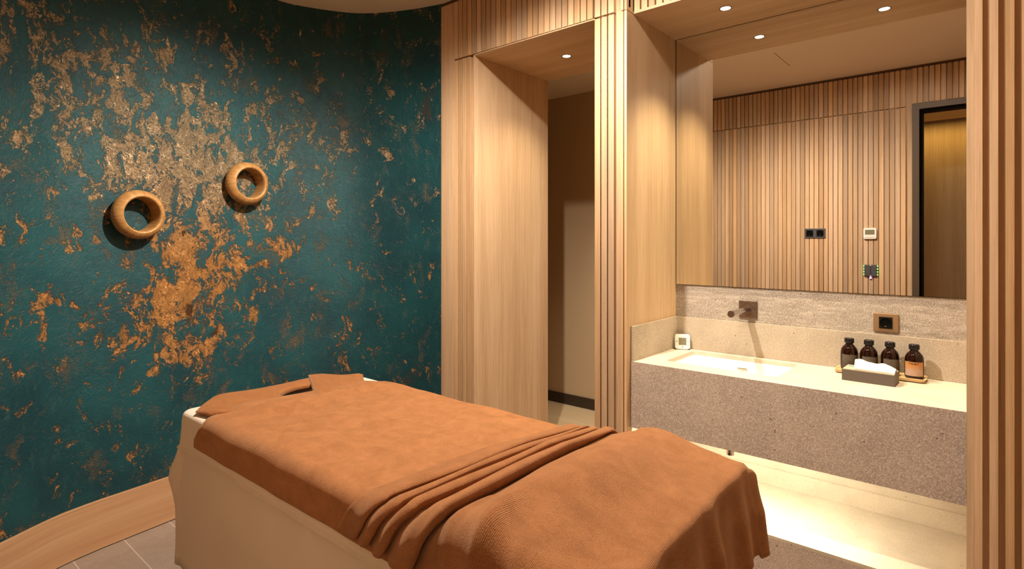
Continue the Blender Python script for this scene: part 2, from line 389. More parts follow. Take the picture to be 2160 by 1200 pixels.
def obj(name, bm, mat, parent=None, smooth=False, local=False, mods=()):
    bmesh.ops.recalc_face_normals(bm, faces=bm.faces)
    me = bpy.data.meshes.new(name)
    if parent is not None and not local: bmesh.ops.translate(bm, verts=bm.verts, vec=-abs_loc(parent))
    bm.to_mesh(me); bm.free(); me.materials.append(mat)
    if smooth:
        for p in me.polygons: p.use_smooth = True
        if smooth != 'all':
            try: me.set_sharp_from_angle(angle=R(38))
            except Exception: pass
    o = bpy.data.objects.new(name, me); C.objects.link(o)
    if parent is not None: o.parent = parent
    return o
def abs_loc(o):
    v = o.location.copy()
    while o.parent is not None: o = o.parent; v += o.location
    return v
def tag(o, label, cat, group=None, kind=None):
    o['label'] = label; o['category'] = cat
    if group: o['group'] = group
    if kind: o['kind'] = kind
    return o
def thing(name, label, cat, loc=(0, 0, 0), rz=0, group=None):
    o = bpy.data.objects.new(name, None); C.objects.link(o); o.location = loc; o.rotation_euler = (0, 0, rz); o.empty_display_size = .05
    return tag(o, label, cat, group)
def struct(name, label, cat, bm=None, mat=None, smooth=False):
    if bm is None:
        o = bpy.data.objects.new(name, None); C.objects.link(o)
    else: o = obj(name, bm, mat, smooth=smooth)
    o['kind'] = 'structure'; o['label'] = label; o['category'] = cat
    return o

# ------------------------------------------------------------------ key dimensions
YW, YB, YM = 2.30, 2.81, 2.805      # face of the slat wall, stone behind the basin, mirror face
ZL = 2.425                          # head of the doorway and of the niche
ZC = 2.785                          # ceiling
XD0, XD1 = -2.251, -1.460           # doorway
XN0, XN1 = -1.290, -0.088           # niche
YO = 0.055                          # face of the entrance wall
PITCH, SW = .0365, .0205

# ------------------------------------------------------------------ setting
struct('floor', 'grey brown stone tile floor of the treatment room', 'floor', B(-3.4, 1.0, -.1, 2.31, -.05, 0), M['floor'])
struct('floor_corridor', 'beige floor seen through the open doorway', 'floor', B(-4.2, -1.1, 2.31, 4.2, -.05, 0), M['floor_beige'])
struct('floor_entrance', 'floor of the hall outside the entrance door', 'floor', B(-2.6, 1.6, -1.45, -.1, -.05, 0), M['floor_beige'])
struct('ceiling', 'plain beige painted ceiling meeting the curved teal wall', 'ceiling', B(-3.4, 1.0, .0, 2.62, ZC, ZC+.05), M['ceiling'])
struct('trim_1', 'thin dark joint line in the ceiling, seen in the mirror', 'ceiling joint', B(-1.296, -1.292, .69, 1.11, ZC-.001, ZC+.002), M['gap'])

WALL = [(-2.60, -.10), (-2.72, .02), (-2.835, .2), (-2.937, .393), (-3.041, .58), (-3.086, .732), (-3.105, .847), (-3.137, 1.048), (-3.185, 1.35), (-3.203, 1.62), (-3.178, 1.77), (-3.06, 2.0), (-2.93, 2.125), (-2.72, 2.235), (-2.506, 2.305)]
def spline(pts, n=24):
    P = [Vector(p) for p in pts]; P = [2*P[0]-P[1]]+P+[2*P[-1]-P[-2]]
    out = []
    for i in range(1, len(P)-2):
        for k in range(n):
            t = k/n
            out.append(.5*((2*P[i])+(-P[i-1]+P[i+1])*t+(2*P[i-1]-5*P[i]+4*P[i+1]-P[i+2])*t*t+(-P[i-1]+3*P[i]-3*P[i+1]+P[i+2])*t**3))
    return out+[P[-2]]
CUR = spline(WALL)
ARC = [0.0]
for a, b in zip(CUR, CUR[1:]): ARC.append(ARC[-1]+(b-a).length)
U0 = next(ARC[i] for i, p in enumerate(CUR) if p.y >= .02)        # arc length is counted from the entrance wall
def cur_n(i):
    a, b = CUR[max(0, i-1)], CUR[min(len(CUR)-1, i+1)]; d = (b-a).normalized()
    return Vector((d.y, -d.x))                                    # points into the room
bm = bmesh.new()
zs = [0, .2, .6, 1.0, 1.4, 1.8, 2.2, ZC+.01]
rows = [[(p.x, p.y, z) for z in zs] for p in CUR]
uvs = [[(ARC[i]-U0, z) for z in zs] for i in range(len(CUR))]
grid(bm, rows, uvs)
back = []
for i, p in enumerate(CUR):
    q = p-cur_n(i)*.08; back.append([(q.x, q.y, z) for z in (0, ZC+.01)])
grid(bm, back)
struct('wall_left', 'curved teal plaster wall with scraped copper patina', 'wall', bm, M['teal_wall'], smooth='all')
bm = bmesh.new(); rows = []
for i, p in enumerate(CUR):
    n_ = cur_n(i); a = p+n_*.001; b = p+n_*.016
    rows.append([(a.x, a.y, .005), (b.x, b.y, .005), (b.x, b.y, .219), (a.x, a.y, .2205)])
grid(bm, rows, [[(ARC[i], q) for q in (0, .02, .24, .26)] for i in range(len(CUR))], closed=False)
struct('baseboard_left', 'tall pale oak skirting curving along the teal wall', 'skirting board', bm, M['oak_base'], smooth=True)

# --- slat wall with the doorway and the niche
wb = struct('wall_back', 'oak slat wall with the doorway and washbasin niche', 'wall')
bm = bmesh.new()
box(bm, -2.54, -2.416, YW, YW+.03, 0, ZC-.02)                                  # flat board at the end of the teal wall
box(bm, XD0-.006, XD0-.0006, YW+.0005, YW+.02, 0, ZL)
box(bm, -1.3195, -1.3075, YW, YW+.02, 0, ZL); box(bm, -1.3025, -1.2906, YW, YW+.02, 0, ZL)
box(bm, -1.3195, -1.3075, YW, YW+.02, ZL+.006, ZC-.02); box(bm, -1.3025, -1.2906, YW, YW+.02, ZL+.006, ZC-.02)
slats(bm, -2.412, XD0-.002, .034, SW+.006, YW, YW+.02, 0, ZL)
slats(bm, -1.459, -1.322, PITCH, SW+.0092, YW, YW+.02, 0, ZL)
slats(bm, -2.4135, -1.47, PITCH, SW+.0095, YW, YW+.02, ZL+.009, ZC-.02); slats(bm, -1.459, -1.322, PITCH, SW+.0092, YW, YW+.02, ZL+.009, ZC-.02)
slats(bm, XN0+.005, .45, PITCH, SW+.0075, YW+.06, YW+.08, ZL+.012, ZC-.02)
obj('slat_cladding', bm, M['slat'], wb)
bm = bmesh.new()
box(bm, -2.42, XD0-.006, YW+.02, YW+.035, 0, ZL); box(bm, XD1+.002, -1.303, YW+.0205, YW+.03, 0, ZC)
box(bm, -2.42, -1.29, YW+.02, YW+.035, ZL+.022, ZC)
box(bm, XN0, .45, YW+.08, YW+.095, ZL+.02, ZC)
obj('slat_backing', bm, M['oak'], wb)
bm = bmesh.new()
box(bm, -2.60, XD0-.01, YW+.035, 2.98, 0, ZC)                                   # solid wall left of the doorway
box(bm, XD1+.012, XN0-.014, YW+.03, 2.98, 0, ZC)                                # pier between doorway and niche
box(bm, XD0-.02, XD1+.02, YW+.04, 2.98, ZL+.03, ZC)                             # above the doorway
box(bm, XN0-.02, 1.0, YW+.10, 2.98, ZL+.03, ZC); box(bm, XN0-.02, 1.0, YB+.02, 2.98, 0, ZL+.03)
obj('wall_core', bm, M['plaster'], wb)
bm = bmesh.new(); box(bm, -2.54, XN0-.014, YW+.004, YW+.02, ZC-.0195, ZC-.0005); box(bm, XN0+.002, .45, YW+.064, YW+.08, ZC-.0195, ZC-.0005)
obj('gap_shade_strip', bm, M['gap'], wb)  # dark strip put in for the shade above the slats
obj('niche_side_panel', B(XN0-.012, XN0, YW+.0005, YB+.018, 0, ZL), M['oak'], wb)
obj('niche_return_panel', B(XN0-.012, XN0, YW+.002, YW+.06, ZL+.003, ZC), M['oak'], wb)
bm = B(XN0, XN1+.02, YW+.058, YB+.018, ZL, ZL+.012); obj('niche_soffit', bm, M['oak_h'], wb)
bm = bmesh.new()
box(bm, XN1, XN1+.004, YW+.012, YB+.018, 0, ZL); box(bm, XN1, XN1+.018, YW+.004, YW+.03, 0, ZC-.02)
obj('niche_edge_board', bm, M['oak'], wb)
bm = bmesh.new(); slats(bm, -.0695, .46, .0373, .0205, YW, YW+.02, 0, ZC-.02)
obj('pier_slats', bm, M['slat'], wb)
bm = bmesh.new(); box(bm, XN1+.018, .47, YW+.02, YW+.03, 0, ZC)
obj('pier_backing', bm, M['oak'], wb)
obj('pier_core', B(XN1+.006, .8, YW+.03, YB+.02, 0, ZC), M['plaster'], wb)

d1 = struct('door_1', 'open oak lined doorway beside the teal wall', 'doorway')
obj('jamb_panel', B(XD0-.008, XD0, YW+.001, 2.985, 0, ZL), M['oak'], d1)
obj('jamb_panel', B(XD1, XD1+.010, YW+.004, 2.985, 0, ZL), M['oak'], d1)
obj('soffit_panel', B(XD0, XD1, YW+.001, 2.985, ZL, ZL+.005), M['oak_h'], d1)

# --- corridor beyond the doorway
struct('wall_corridor', 'plain tan wall of the corridor beyond the doorway', 'wall', B(-4.2, -1.1, 4.01, 4.08, 0, 2.66), M['plaster'])
struct('baseboard_corridor', 'dark low skirting along the corridor wall', 'skirting board', B(-4.19, -1.11, 3.995, 4.009, 0, .088), M['dark_base'])
struct('ceiling_corridor', 'plain ceiling of the corridor beyond the doorway', 'ceiling', B(-4.2, -1.1, 2.98, 4.08, 2.62, 2.66), M['ceiling'])
bm = B(-4.26, -4.2, 2.98, 4.08, 0, 2.66); box(bm, -1.1, -1.04, 2.98, 4.08, 0, 2.66); box(bm, -4.2, -2.60, 2.98, 2.995, 0, 2.66)
struct('wall_corridor_end', 'end walls of the corridor beyond the doorway', 'wall', bm, M['plaster'])

# --- entrance wall, seen in the mirror
wf = struct('wall_front', 'oak slat wall opposite, seen in the mirror', 'wall')
XE = -.553; ZF = 2.458
bm = bmesh.new()
slats(bm, -2.86, XE-.022, .0372, .0315, YO, YO-.018, 0, ZF)
slats(bm, -2.86, XE-.022, .0372, .0295, YO, YO-.018, ZF+.008, ZC-.022)
slats(bm, -.5512, .95, .0372, .0295, YO, YO-.018, 2.482, ZC-.022)
obj('slat_cladding', bm, M['slat'], wf)
bm = bmesh.new(); box(bm, -2.95, XE, YO-.03, YO-.018, 0, ZC); box(bm, XE, 1.0, YO-.03, YO-.018, 2.47, ZC)
obj('slat_backing', bm, M['oak'], wf)
obj('gap_shade_strip', B(-2.86, .95, YO-.018, YO-.003, ZC-.0215, ZC-.0005), M['gap'], wf)  # dark strip standing for the shade between slats and ceiling
bm = bmesh.new(); box(bm, -2.75, XE, YO-.15, YO-.03, 0, ZC); box(bm, XE, 1.0, YO-.15, YO-.03, 2.47, ZC); box(bm, .42, 1.0, YO-.15, YO-.001, 0, 2.47)
obj('wall_core', bm, M['plaster'], wf)
d2 = struct('door_2', 'dark framed entrance doorway, seen in the mirror', 'doorway')
bm = bmesh.new()
box(bm, XE, -.506, YO-.15, YO+.006, 0, 2.478); box(bm, -.506, .38, YO-.15, YO+.006, 2.433, 2.478); box(bm, .38, .425, YO-.15, YO+.006, 0, 2.478)
obj('door_frame', bm, M['frame'], d2)
bm = bmesh.new(); box(bm, -.506, -.486, YO-.13, YO-.02, 0, 2.433); box(bm, -.486, .38, YO-.13, YO-.02, 2.415, 2.433)
obj('door_stop', bm, M['black_hole'], d2)
struct('wall_right', 'oak panel end wall of the treatment room', 'wall', B(.95, 1.0, YO, 2.33, 0, ZC), M['oak'])
struct('wall_entrance', 'wood wall of the hall outside, lit by a cove', 'wall', B(-2.6, 1.6, -1.46, -1.40, 0, 2.75), M['oak'])
struct('ceiling_entrance', 'lowered ceiling of the hall outside the entrance', 'ceiling', B(-2.6, 1.6, -1.31, -.095, 2.56, 2.60), M['oak_h'])
struct('ceiling_entrance_cove', 'top of the lit ceiling cove in the hall outside', 'ceiling', B(-2.6, 1.6, -1.46, -1.31, 2.72, 2.76), M['oak_h'])
bm = B(-2.66, -2.6, -1.46, -.095, 0, 2.75); box(bm, 1.6, 1.66, -1.46, -.095, 0, 2.75)
struct('wall_entrance_end', 'end walls of the hall outside the entrance', 'wall', bm, M['plaster'])

# ------------------------------------------------------------------ niche: plinth, stone, mirror, vanity
bm = B(XN0+.001, XN1-.001, YW+.04, YB+.001, 0, .238)
t = thing('stone_plinth', 'low stone plinth under the floating washbasin counter', 'plinth', (-.69, 2.57, 0))
obj('plinth_core', bm, M['stone'], t)
obj('riser', B(XN0+.001, XN1-.001, YW+.025, YW+.039, 0, .2385), M['stone'], t)
o = obj('top_slab', B(XN0+.001, XN1-.001, YW+.025, YB+.001, .2388, .25), M['stone_floor'], t); o['label'] = 'cream stone top slab'
sb = struct('wall_niche', 'grey stone back wall of the washbasin niche', 'wall')
o = obj('stone_panel', B(XN0+.0005, XN1-.0005, YB+.002, YB+.018, .80, 1.30), M['stone_wall'], sb)
o = obj('stone_panel', B(XN0+.0005, XN1-.0005, YB+.002, YB+.018, .25, .799), M['stone_floor'], sb)
o = obj('backing_panel', B(XN0+.0005, XN1-.0005, YB+.004, YB+.018, 1.301, ZL-.001), M['gap'], sb)
struct('baseboard_niche', 'cream stone skirting under the washbasin counter', 'skirting board', B(XN0+.001, XN1-.001, YB-.008, YB+.0015, .2505, .328), M['stone_floor'])

t = thing('wall_mirror', 'large frameless mirror above the washbasin counter', 'mirror', (-.69, YM, 1.16))
obj('glass', B(XN0+.006, XN1-.001, YM, YM+.0035, 1.162, ZL-.003), M['mirror'], t)
obj('backing_board', B(XN0+.007, XN1-.001, YM+.0037, YM+.008, 1.1600, ZL-.003), M['black'], t)

v = thing('vanity_counter', 'floating stone washbasin counter in the niche', 'counter', (-.69, 2.57, .53))
ZT = .836; YV = 2.335
bm = bmesh.new()
outer = [(XN0+.001, YV+.001), (XN1-.001, YV+.001), (XN1-.001, YB-.011), (XN0+.001, YB-.011)]
hole = rrect(-.9325, 2.605, .2425, .157, .03)
for z, flip in ((ZT, 0), (ZT-.018, 1)):
    vo = [bm.verts.new((a, b, z)) for a, b in outer]; vh = [bm.verts.new((a, b, z)) for a, b in hole]
    es = [bm.edges.new((vo[i], vo[(i+1) % len(vo)])) for i in range(len(vo))]+[bm.edges.new((vh[i], vh[(i+1) % len(vh)])) for i in range(len(vh))]
    bmesh.ops.triangle_fill(bm, edges=es, use_beauty=True)
    if not flip: top_o, top_h = vo, vh
for A_, B_ in ((top_o, vo), (top_h, vh)):
    for i in range(len(A_)):
        j = (i+1) % len(A_); bm.faces.new((A_[i], A_[j], B_[j], B_[i]))
o = obj('countertop', bm, M['stone_top'], v); o['label'] = 'pale beige stone countertop'
o = obj('apron', B(XN0+.0015, XN1-.0015, YV, YV+.0008, .535, ZT-.0003), M['stone'], v); o['label'] = 'grey brown speckled stone front'
obj('apron_core', B(XN0+.0015, XN1-.0015, YV+.001, YV+.018, .535, ZT-.0185), M['stone'], v)
obj('underside', B(XN0+.0015, XN1-.0015, YV+.019, YB-.012, .625, .635), M['white_plastic'], v)
obj('splashback', B(XN0+.013, XN1-.001, YB-.010, YB+.0015, ZT+.0005, .995), M['stone_splash'], v)
obj('side_upstand', B(XN0+.0006, XN0+.0125, YV+.002, YB+.0014, ZT+.0005, .995), M['stone_splash'], v)
bm = bmesh.new(); cyl(bm, (-.905, 2.52, .462), (-.905, 2.52, .624), .0145); cyl(bm, (-.905, 2.52, .452), (-.905, 2.52, .466), .0165)
obj('drain_pipe', bm, M['chrome'], v, smooth=True)

# sink bowl
s_ = thing('wash_basin', 'white rectangular basin sunk into the stone counter', 'basin', (-.9325, 2.605, .70))
bm = bmesh.new(); rows = []
for (gx, gy, z, r) in ((.262, .176, ZT-.0185, .035), (.243, .157, ZT-.0186, .032), (.240, .154, ZT-.025, .034), (.232, .146, ZT-.09, .04), (.214, .13, ZT-.118, .05), (.17, .10, ZT-.126, .06), (.05, .04, ZT-.130, .03)):
    rows.append([(a, b, z) for a, b in rrect(-.9325, 2.605, gx, gy, r)])
V_ = grid(bm, rows, closed=True); bm.faces.new(V_[-1])
rows2 = []
for (gx, gy, z, r) in ((.262, .176, ZT-.0185, .035), (.262, .176, ZT-.030, .035), (.248, .162, ZT-.036, .034), (.235, .15, ZT-.125, .05), (.10, .06, ZT-.142, .04)):
    rows2.append([(a, b, z) for a, b in rrect(-.9325, 2.605, gx, gy, r)])
V2 = grid(bm, rows2, closed=True); bm.faces.new(V2[-1])
obj('bowl', bm, M['porcelain'], s_, smooth=True)
bm = bmesh.new(); cyl(bm, (-.9325, 2.605, ZT-.1305), (-.9325, 2.605, ZT-.124), .024)
obj('drain', bm, M['chrome'], s_, smooth=True)
bm = bmesh.new(); box(bm, -.955, -.91, 2.749, 2.7525, ZT-.060, ZT-.050, .002)
obj('overflow', bm, M['chrome'], s_)

# faucet
f_ = thing('wall_faucet', 'bronze wall faucet with round spout above the basin', 'faucet', (-.925, YB, 1.057))
obj('plate', B(-.966, -.882, YB-.006, YB+.0015, 1.016, 1.099, bev=.0012), M['bronze'], f_)
bm = bmesh.new(); prof = [(.0335, 0), (.0335, .0015), (.0355, .0015), (.0355, 0)]
lathe(bm, prof+[prof[0]], 48); bmesh.ops.transform(bm, matrix=Matrix.Translation((-.924, YB-.006, 1.057)) @ Matrix.Rotation(PI/2, 4, 'X'), verts=bm.verts)
obj('control_ring', bm, M['chrome'], f_, smooth=True)
bm = bmesh.new(); cyl(bm, (-.924, YB-.004, 1.057), (-.924, 2.583, 1.057), .0150, 32)
sp = obj('spout', bm, M['chrome'], f_, smooth=True)
bm = bmesh.new(); cyl(bm, (-.924, 2.583, 1.057), (-.924, 2.579, 1.057), .0152, 32)
obj('end_cap', bm, M['bronze'], sp, smooth=True)

def wall_socket(name, label, x0, x1, z0, z1, y, sgn, plate, n, inner, group=None):
    """a plate with n round sockets on a wall whose room side is towards sgn*Y"""
    t = thing(name, label, 'socket', ((x0+x1)/2, y, (z0+z1)/2), 0, group)
    ya, yb = sorted((y, y+sgn*.008)); obj('plate', B(x0, x1, ya, yb, z0, z1, bev=.0015), plate, t)
    w_ = (x1-x0)/n
    for k in range(n):
        cx, cz = x0+w_*(k+.5), (z0+z1)/2; h = inner/2
        ins = obj('insert', B(cx-h, cx+h, min(y+sgn*.0082, y+sgn*.0105), max(y+sgn*.0082, y+sgn*.0105), cz-h, cz+h), M['black'], t)
        bm = bmesh.new(); prof = [(h*.72, .012), (h*.86, .0135), (h*.92, .0105)]
        lathe(bm, [(0, .0107), (h*.70, .0107)]+prof, 36)
        bmesh.ops.transform(bm, matrix=Matrix.Translation((cx, y, cz)) @ Matrix.Rotation(PI/2*(1 if sgn < 0 else -1), 4, 'X'), verts=bm.verts)
        obj('socket_well', bm, M['black_hole'], ins, smooth=True)  # shallow dish, its black colour stands for the shade of the hole
        bm = bmesh.new()
        box(bm, cx-.003, cx+.003, min(y+sgn*.011, y+sgn*.0125), max(y+sgn*.011, y+sgn*.0125), cz-h*.66, cz-h*.52)
        obj('earth_clip', bm, M['chrome'], ins)
    return t
wall_socket('wall_socket', 'bronze wall socket on the stone beside the oil bottles', -.413, -.325, 1.008, 1.083, YB+.002, -1, M['brass'], 1, .047)

# wall fittings on the entrance wall (seen in the mirror)
wall_socket('double_socket', 'black double socket on the slat wall in the mirror', -1.338, -1.172, 1.412, 1.497, YO, 1, M['anthracite'], 2, .056)
t = thing('thermostat', 'white thermostat on the slat wall in the mirror', 'thermostat', (-.84, YO, 1.45))
bm = bmesh.new(); prism(bm, rrect(-.84, 1.45, .0465, .045, .012), lambda a, b, d: (a, YO+d, b), .018); obj('housing', bm, M['white_plastic'], t, smooth=True)
obj('display', B(-.874, -.806, YO+.0182, YO+.019, 1.440, 1.480), M['lcd'], t)
for k in range(5): obj('button', B(-.872+k*.0145, -.863+k*.0145, YO+.018, YO+.0198, 1.415, 1.421), M['pale_print'], t)
t = thing('control_keypad', 'black keypad with green lights on the slats in the mirror', 'keypad', (-.835, YO, 1.145))
bm = bmesh.new()
box(bm, -.880, -.790, YO, YO+.014, 1.095, 1.190, bev=.002); obj('housing', bm, M['black'], t)
bm = bmesh.new()
for k in range(2): box(bm, -.877+k*.044, -.837+k*.044, YO+.0142, YO+.0160, 1.098, 1.187)
obj('key_plate', bm, M['anthracite'], t)
for sx in (-.8835, -.7865):
    for k in range(4): obj('indicator_light', B(sx-.0035, sx+.0035, YO+.006, YO+.015, 1.104+k*.024, 1.112+k*.024), M['led_green'], t)
for z_ in (1.1005, 1.1845): obj('indicator_light', B(-.838, -.832, YO+.0162, YO+.0176, z_-.003, z_+.003), M['led_red'], t)
obj('sensor', B(-.843, -.827, YO, YO+.012, 1.074, 1.094), M['led_violet'], t)

# clock on the counter
t = thing('digital_thermometer', 'small white square thermometer in the counter corner', 'thermometer', (-1.232, 2.762, ZT+.0002), R(28))
def L(bm): return bm
bm = bmesh.new(); prism(bm, rrect(0, .039, .036, .036, .010), lambda a, b, d: (a, -.008+d+b*.10, b), .014); obj('housing', bm, M['white_plastic'], t, smooth=True, local=True)
bm = bmesh.new(); prism(bm, rrect(0, .041, .0185, .0180, .001, 2), lambda a, b, d: (a, -.0086+d+b*.10, b), .0008); obj('display', bm, M['lcd'], t, local=True)
for (a, b, ww, hh) in ((-.0275, .041, .0025, .002), (.0270, .040, .0025, .0014), (0, .0135, .0016, .0040)):
    bm = box(bmesh.new(), a-ww, a+ww, -.0090+b*.10, -.0078+b*.10, b-hh, b+hh); obj('button', bm, M['anthracite'], t, local=True)
for a in (-.034, .031): obj('foot', box(bmesh.new(), a-.005, a+.005, -.008, .012, 0, .0045), M['black'], t, local=True)

# tray, bottles, tissue box
TRZ = ZT+.0002
t = thing('bamboo_tray', 'slim light wood tray under the oil bottles', 'tray', (-.381, 2.735, TRZ))
bm = bmesh.new(); rows = []
for (gx, gy, z, r) in ((.135, .036, 0, .008), (.150, .046, .004, .010), (.156, .050, .015, .012), (.152, .046, .0155, .010), (.146, .041, .0095, .008)):
    rows.append([(a, b, z) for a, b in rrect(0, 0, gx, gy, r, 5)])
V_ = grid(bm, rows, closed=True); bm.faces.new(V_[0]); bm.faces.new(V_[-1]); obj('dish', bm, M['bamboo'], t, smooth=True, local=True)

def bottle(name, label, x, y, lab, rz=0, text=None):
    t = thing(name, label, 'bottle', (x, y, TRZ+.0098), rz, 'amber oil bottles on the tray')
    bm = bmesh.new(); lathe(bm, [(0, .0015), (.022, .001), (.029, .0025), (.0315, .006), (.032, .012), (.032, .066), (.0315, .076), (.0295, .086), (.0255, .094), (.0200, .1005), (.0155, .105), (.0135, .109), (.0135, .120), (0, .120)], 48)
    g = obj('glass_body', bm, M['amber'], t, smooth=True, local=True)
    bm = bmesh.new(); lathe(bm, [(0, .128), (.010, .128), (.0125, .1315), (.0165, .1315), (.0180, .1295), (.0182, .114), (.0172, .1125), (.0140, .1125)], 40)
    c = obj('cap', bm, M['black'], t, smooth=True, local=True)
    bm = bmesh.new(); rows = []
    for z in (.012, .030, .050, .0665): rows.append([(.03235*math.cos(a), .03235*math.sin(a), z) for a in [R(-90-62+k*5.166) for k in range(25)]])
    grid(bm, rows)
    l = obj('paper_label', bm, lab, t, smooth='all', local=True)
    if text:
        # lettering wrapped round the glass: strokes on a 3x5 cell drawn as small bars
        font = {'P': [(0, 0, 0, 4), (0, 4, 2, 4), (2, 4, 2, 2), (0, 2, 2, 2)], 'A': [(0, 0, 1, 4), (1, 4, 2, 0), (.5, 1.6, 1.5, 1.6)], 'N': [(0, 0, 0, 4), (0, 4, 2, 0), (2, 0, 2, 4)], 'G': [(2, 3.5, 1.4, 4), (1.4, 4, 0, 3.4), (0, 3.4, 0, .6), (0, .6, 1.2, 0), (1.2, 0, 2, .5), (2, .5, 2, 1.8), (2, 1.8, 1.2, 1.8)], 'Y': [(0, 4, 1, 2), (2, 4, 1, 2), (1, 2, 1, 0)]}
        bm = bmesh.new(); u = -.0165
        for ch in text:
            for (a0, b0, a1, b1) in font[ch]:
                P0, P1 = Vector((u+a0*.0026, .0565+b0*.0016)), Vector((u+a1*.0026, .0565+b1*.0016))
                d = (P1-P0).normalized(); nn = Vector((-d.y, d.x))*.00062
                q = [P0-d*.0005+nn, P1+d*.0005+nn, P1+d*.0005-nn, P0-d*.0005-nn]
                lo = []; hi = []
                for s in q:
                    an = R(-90)+s.x/.0324
                    lo.append(bm.verts.new((.03236*math.cos(an), .03236*math.sin(an), s.y))); hi.append(bm.verts.new((.03256*math.cos(an), .03256*math.sin(an), s.y)))
                bm.faces.new(hi); bm.faces.new(lo[::-1])
                for i in range(4): bm.faces.new((lo[i], lo[(i+1) % 4], hi[(i+1) % 4], hi[i]))
            u += .0070
        o = obj('lettering', bm, M['black'], l, local=True)
    return t
bottle('oil_bottle', 'amber bottle at the end of the row nearest the basin', -.489, 2.738, M['label_dark'], R(20))
bottle('oil_bottle', 'second amber bottle from the basin, behind the tissues', -.4185, 2.738, M['label_dark'], R(24))
bottle('oil_bottle', 'third amber bottle from the basin, behind the tissue end', -.3455, 2.738, M['label_dark'], R(27))
bottle('oil_bottle', 'amber bottle with an orange label, apart from the others', -.2655, 2.736, M['label_warm'], R(3), 'PANGY')

t = thing('tissue_box', 'low grey tissue box in front of the oil bottles', 'tissue box', (-.3955, 2.615, TRZ), R(-1.5))
bm = bmesh.new(); box(bm, -.0875, .0875, -.052, .052, 0, .043, bev=.0012); obj('box_body', bm, M['box'], t, local=True)
bm = box(bmesh.new(), -.086, .086, -.048, .0505, .0432, .0440); pt = obj('top_print', bm, M['pale_print'], t, local=True)
bm = bmesh.new(); box(bm, -.080, -.020, .020, .032, .0441, .0447); obj('stripe', bm, M['teal'], pt, local=True)
bm = bmesh.new(); box(bm, .040, .083, -.020, -.004, .0441, .0447); obj('stripe', bm, M['teal'], pt, local=True)
bm = bmesh.new(); rows = []
for i in range(33):
    u = i/32; x = -.046+.132*u
    row = []
    hgt = .034-.014*u+.003*math.sin(u*11)
    for j in range(13):
        w2 = j/12
        y = -.044+.062*w2+.010*u
        z = .0452+hgt*(math.sin(min(1, w2/.72)*PI/2)**.8)+.0015*math.sin(u*23+w2*7)*w2
        if w2 > .72: z -= (w2-.72)*.06
        if u > .85: z -= (u-.85)*.07*w2
        row.append((x-.006*w2*(1-u), y, max(z, .0452)))
    rows.append(row)
grid(bm, rows); o = obj('tissue', bm, M['tissue'], t, smooth='all', local=True)
md = o.modifiers.new('thick', 'SOLIDIFY'); md.thickness = .0012

# ------------------------------------------------------------------ recessed downlights
def downlight(label, x, y, z, glow=True):
    t = thing('downlight', label, 'downlight', (x, y, z), 0, 'recessed downlights')
    bm = bmesh.new(); lathe(bm, [(.0225, -.0012), (.0265, -.0016), (.0275, 0), (.0275, .0002), (.0205, .0002), (.0225, -.0012)], 40); obj('trim_ring', bm, M['frame'], t, smooth=True, local=True)
    bm = bmesh.new(); lathe(bm, [(0, -.0006), (.0215, -.0006), (.0215, -.0002), (0, -.0002)], 36); o = obj('lens', bm, M['glow'], t, local=True); o['label'] = 'glowing warm white lens'
    return t
downlight('downlight in the niche soffit above the basin', -.944, 2.57, ZL)
downlight('downlight in the niche soffit above the oil bottles', -.405, 2.57, ZL)
downlight('downlight in the ceiling above the massage table', -1.38, 1.49, ZC)
downlight('unseen downlight added for the fill lamp above the table foot', -.50, 1.62, ZC)  # fixture added out of view to go with the fill lamp
downlight('downlight in the doorway soffit', -1.867, 2.65, ZL)

# ------------------------------------------------------------------ wooden rings on the teal wall
def nearest(x, y):
    i = min(range(len(CUR)), key=lambda k: (CUR[k]-Vector((x, y))).length_squared); return i
def wood_ring(label, x, y, z, ro, tilt=0):
    i = nearest(x, y); nn = cur_n(i); c = CUR[i]
    dep = .092
    t = thing('wall_ring', label, 'wall ornament', (c.x+nn.x*.002, c.y+nn.y*.002, z), 0, 'wooden rings on the teal wall')
    k = ro/.116
    out = [(.078, 0), (.092, .002), (.104, .014), (.112, .030), (.116, .048), (.1135, .064), (.106, .078), (.095, .088), (.0875, .0915), (.0835, .090), (.0800, .085), (.0785, .07), (.0775, .045), (.0775, .02), (.078, 0)]
    bm = bmesh.new(); lathe(bm, [(r*k, q) for r, q in out], 96, uv=True)
    m = Vector((nn.x, nn.y, 0)).to_track_quat('Z', 'Y').to_matrix().to_4x4()
    bmesh.ops.transform(bm, matrix=m, verts=bm.verts)
    obj('ring_body', bm, M['ring'], t, smooth=True, local=True)
    return t
wood_ring('golden wood ring on the teal wall, lower of the two', -3.106, .893, 1.507, .1145)
wood_ring('golden wood ring on the teal wall, higher of the two', -3.19, 1.436, 1.699, .1165)

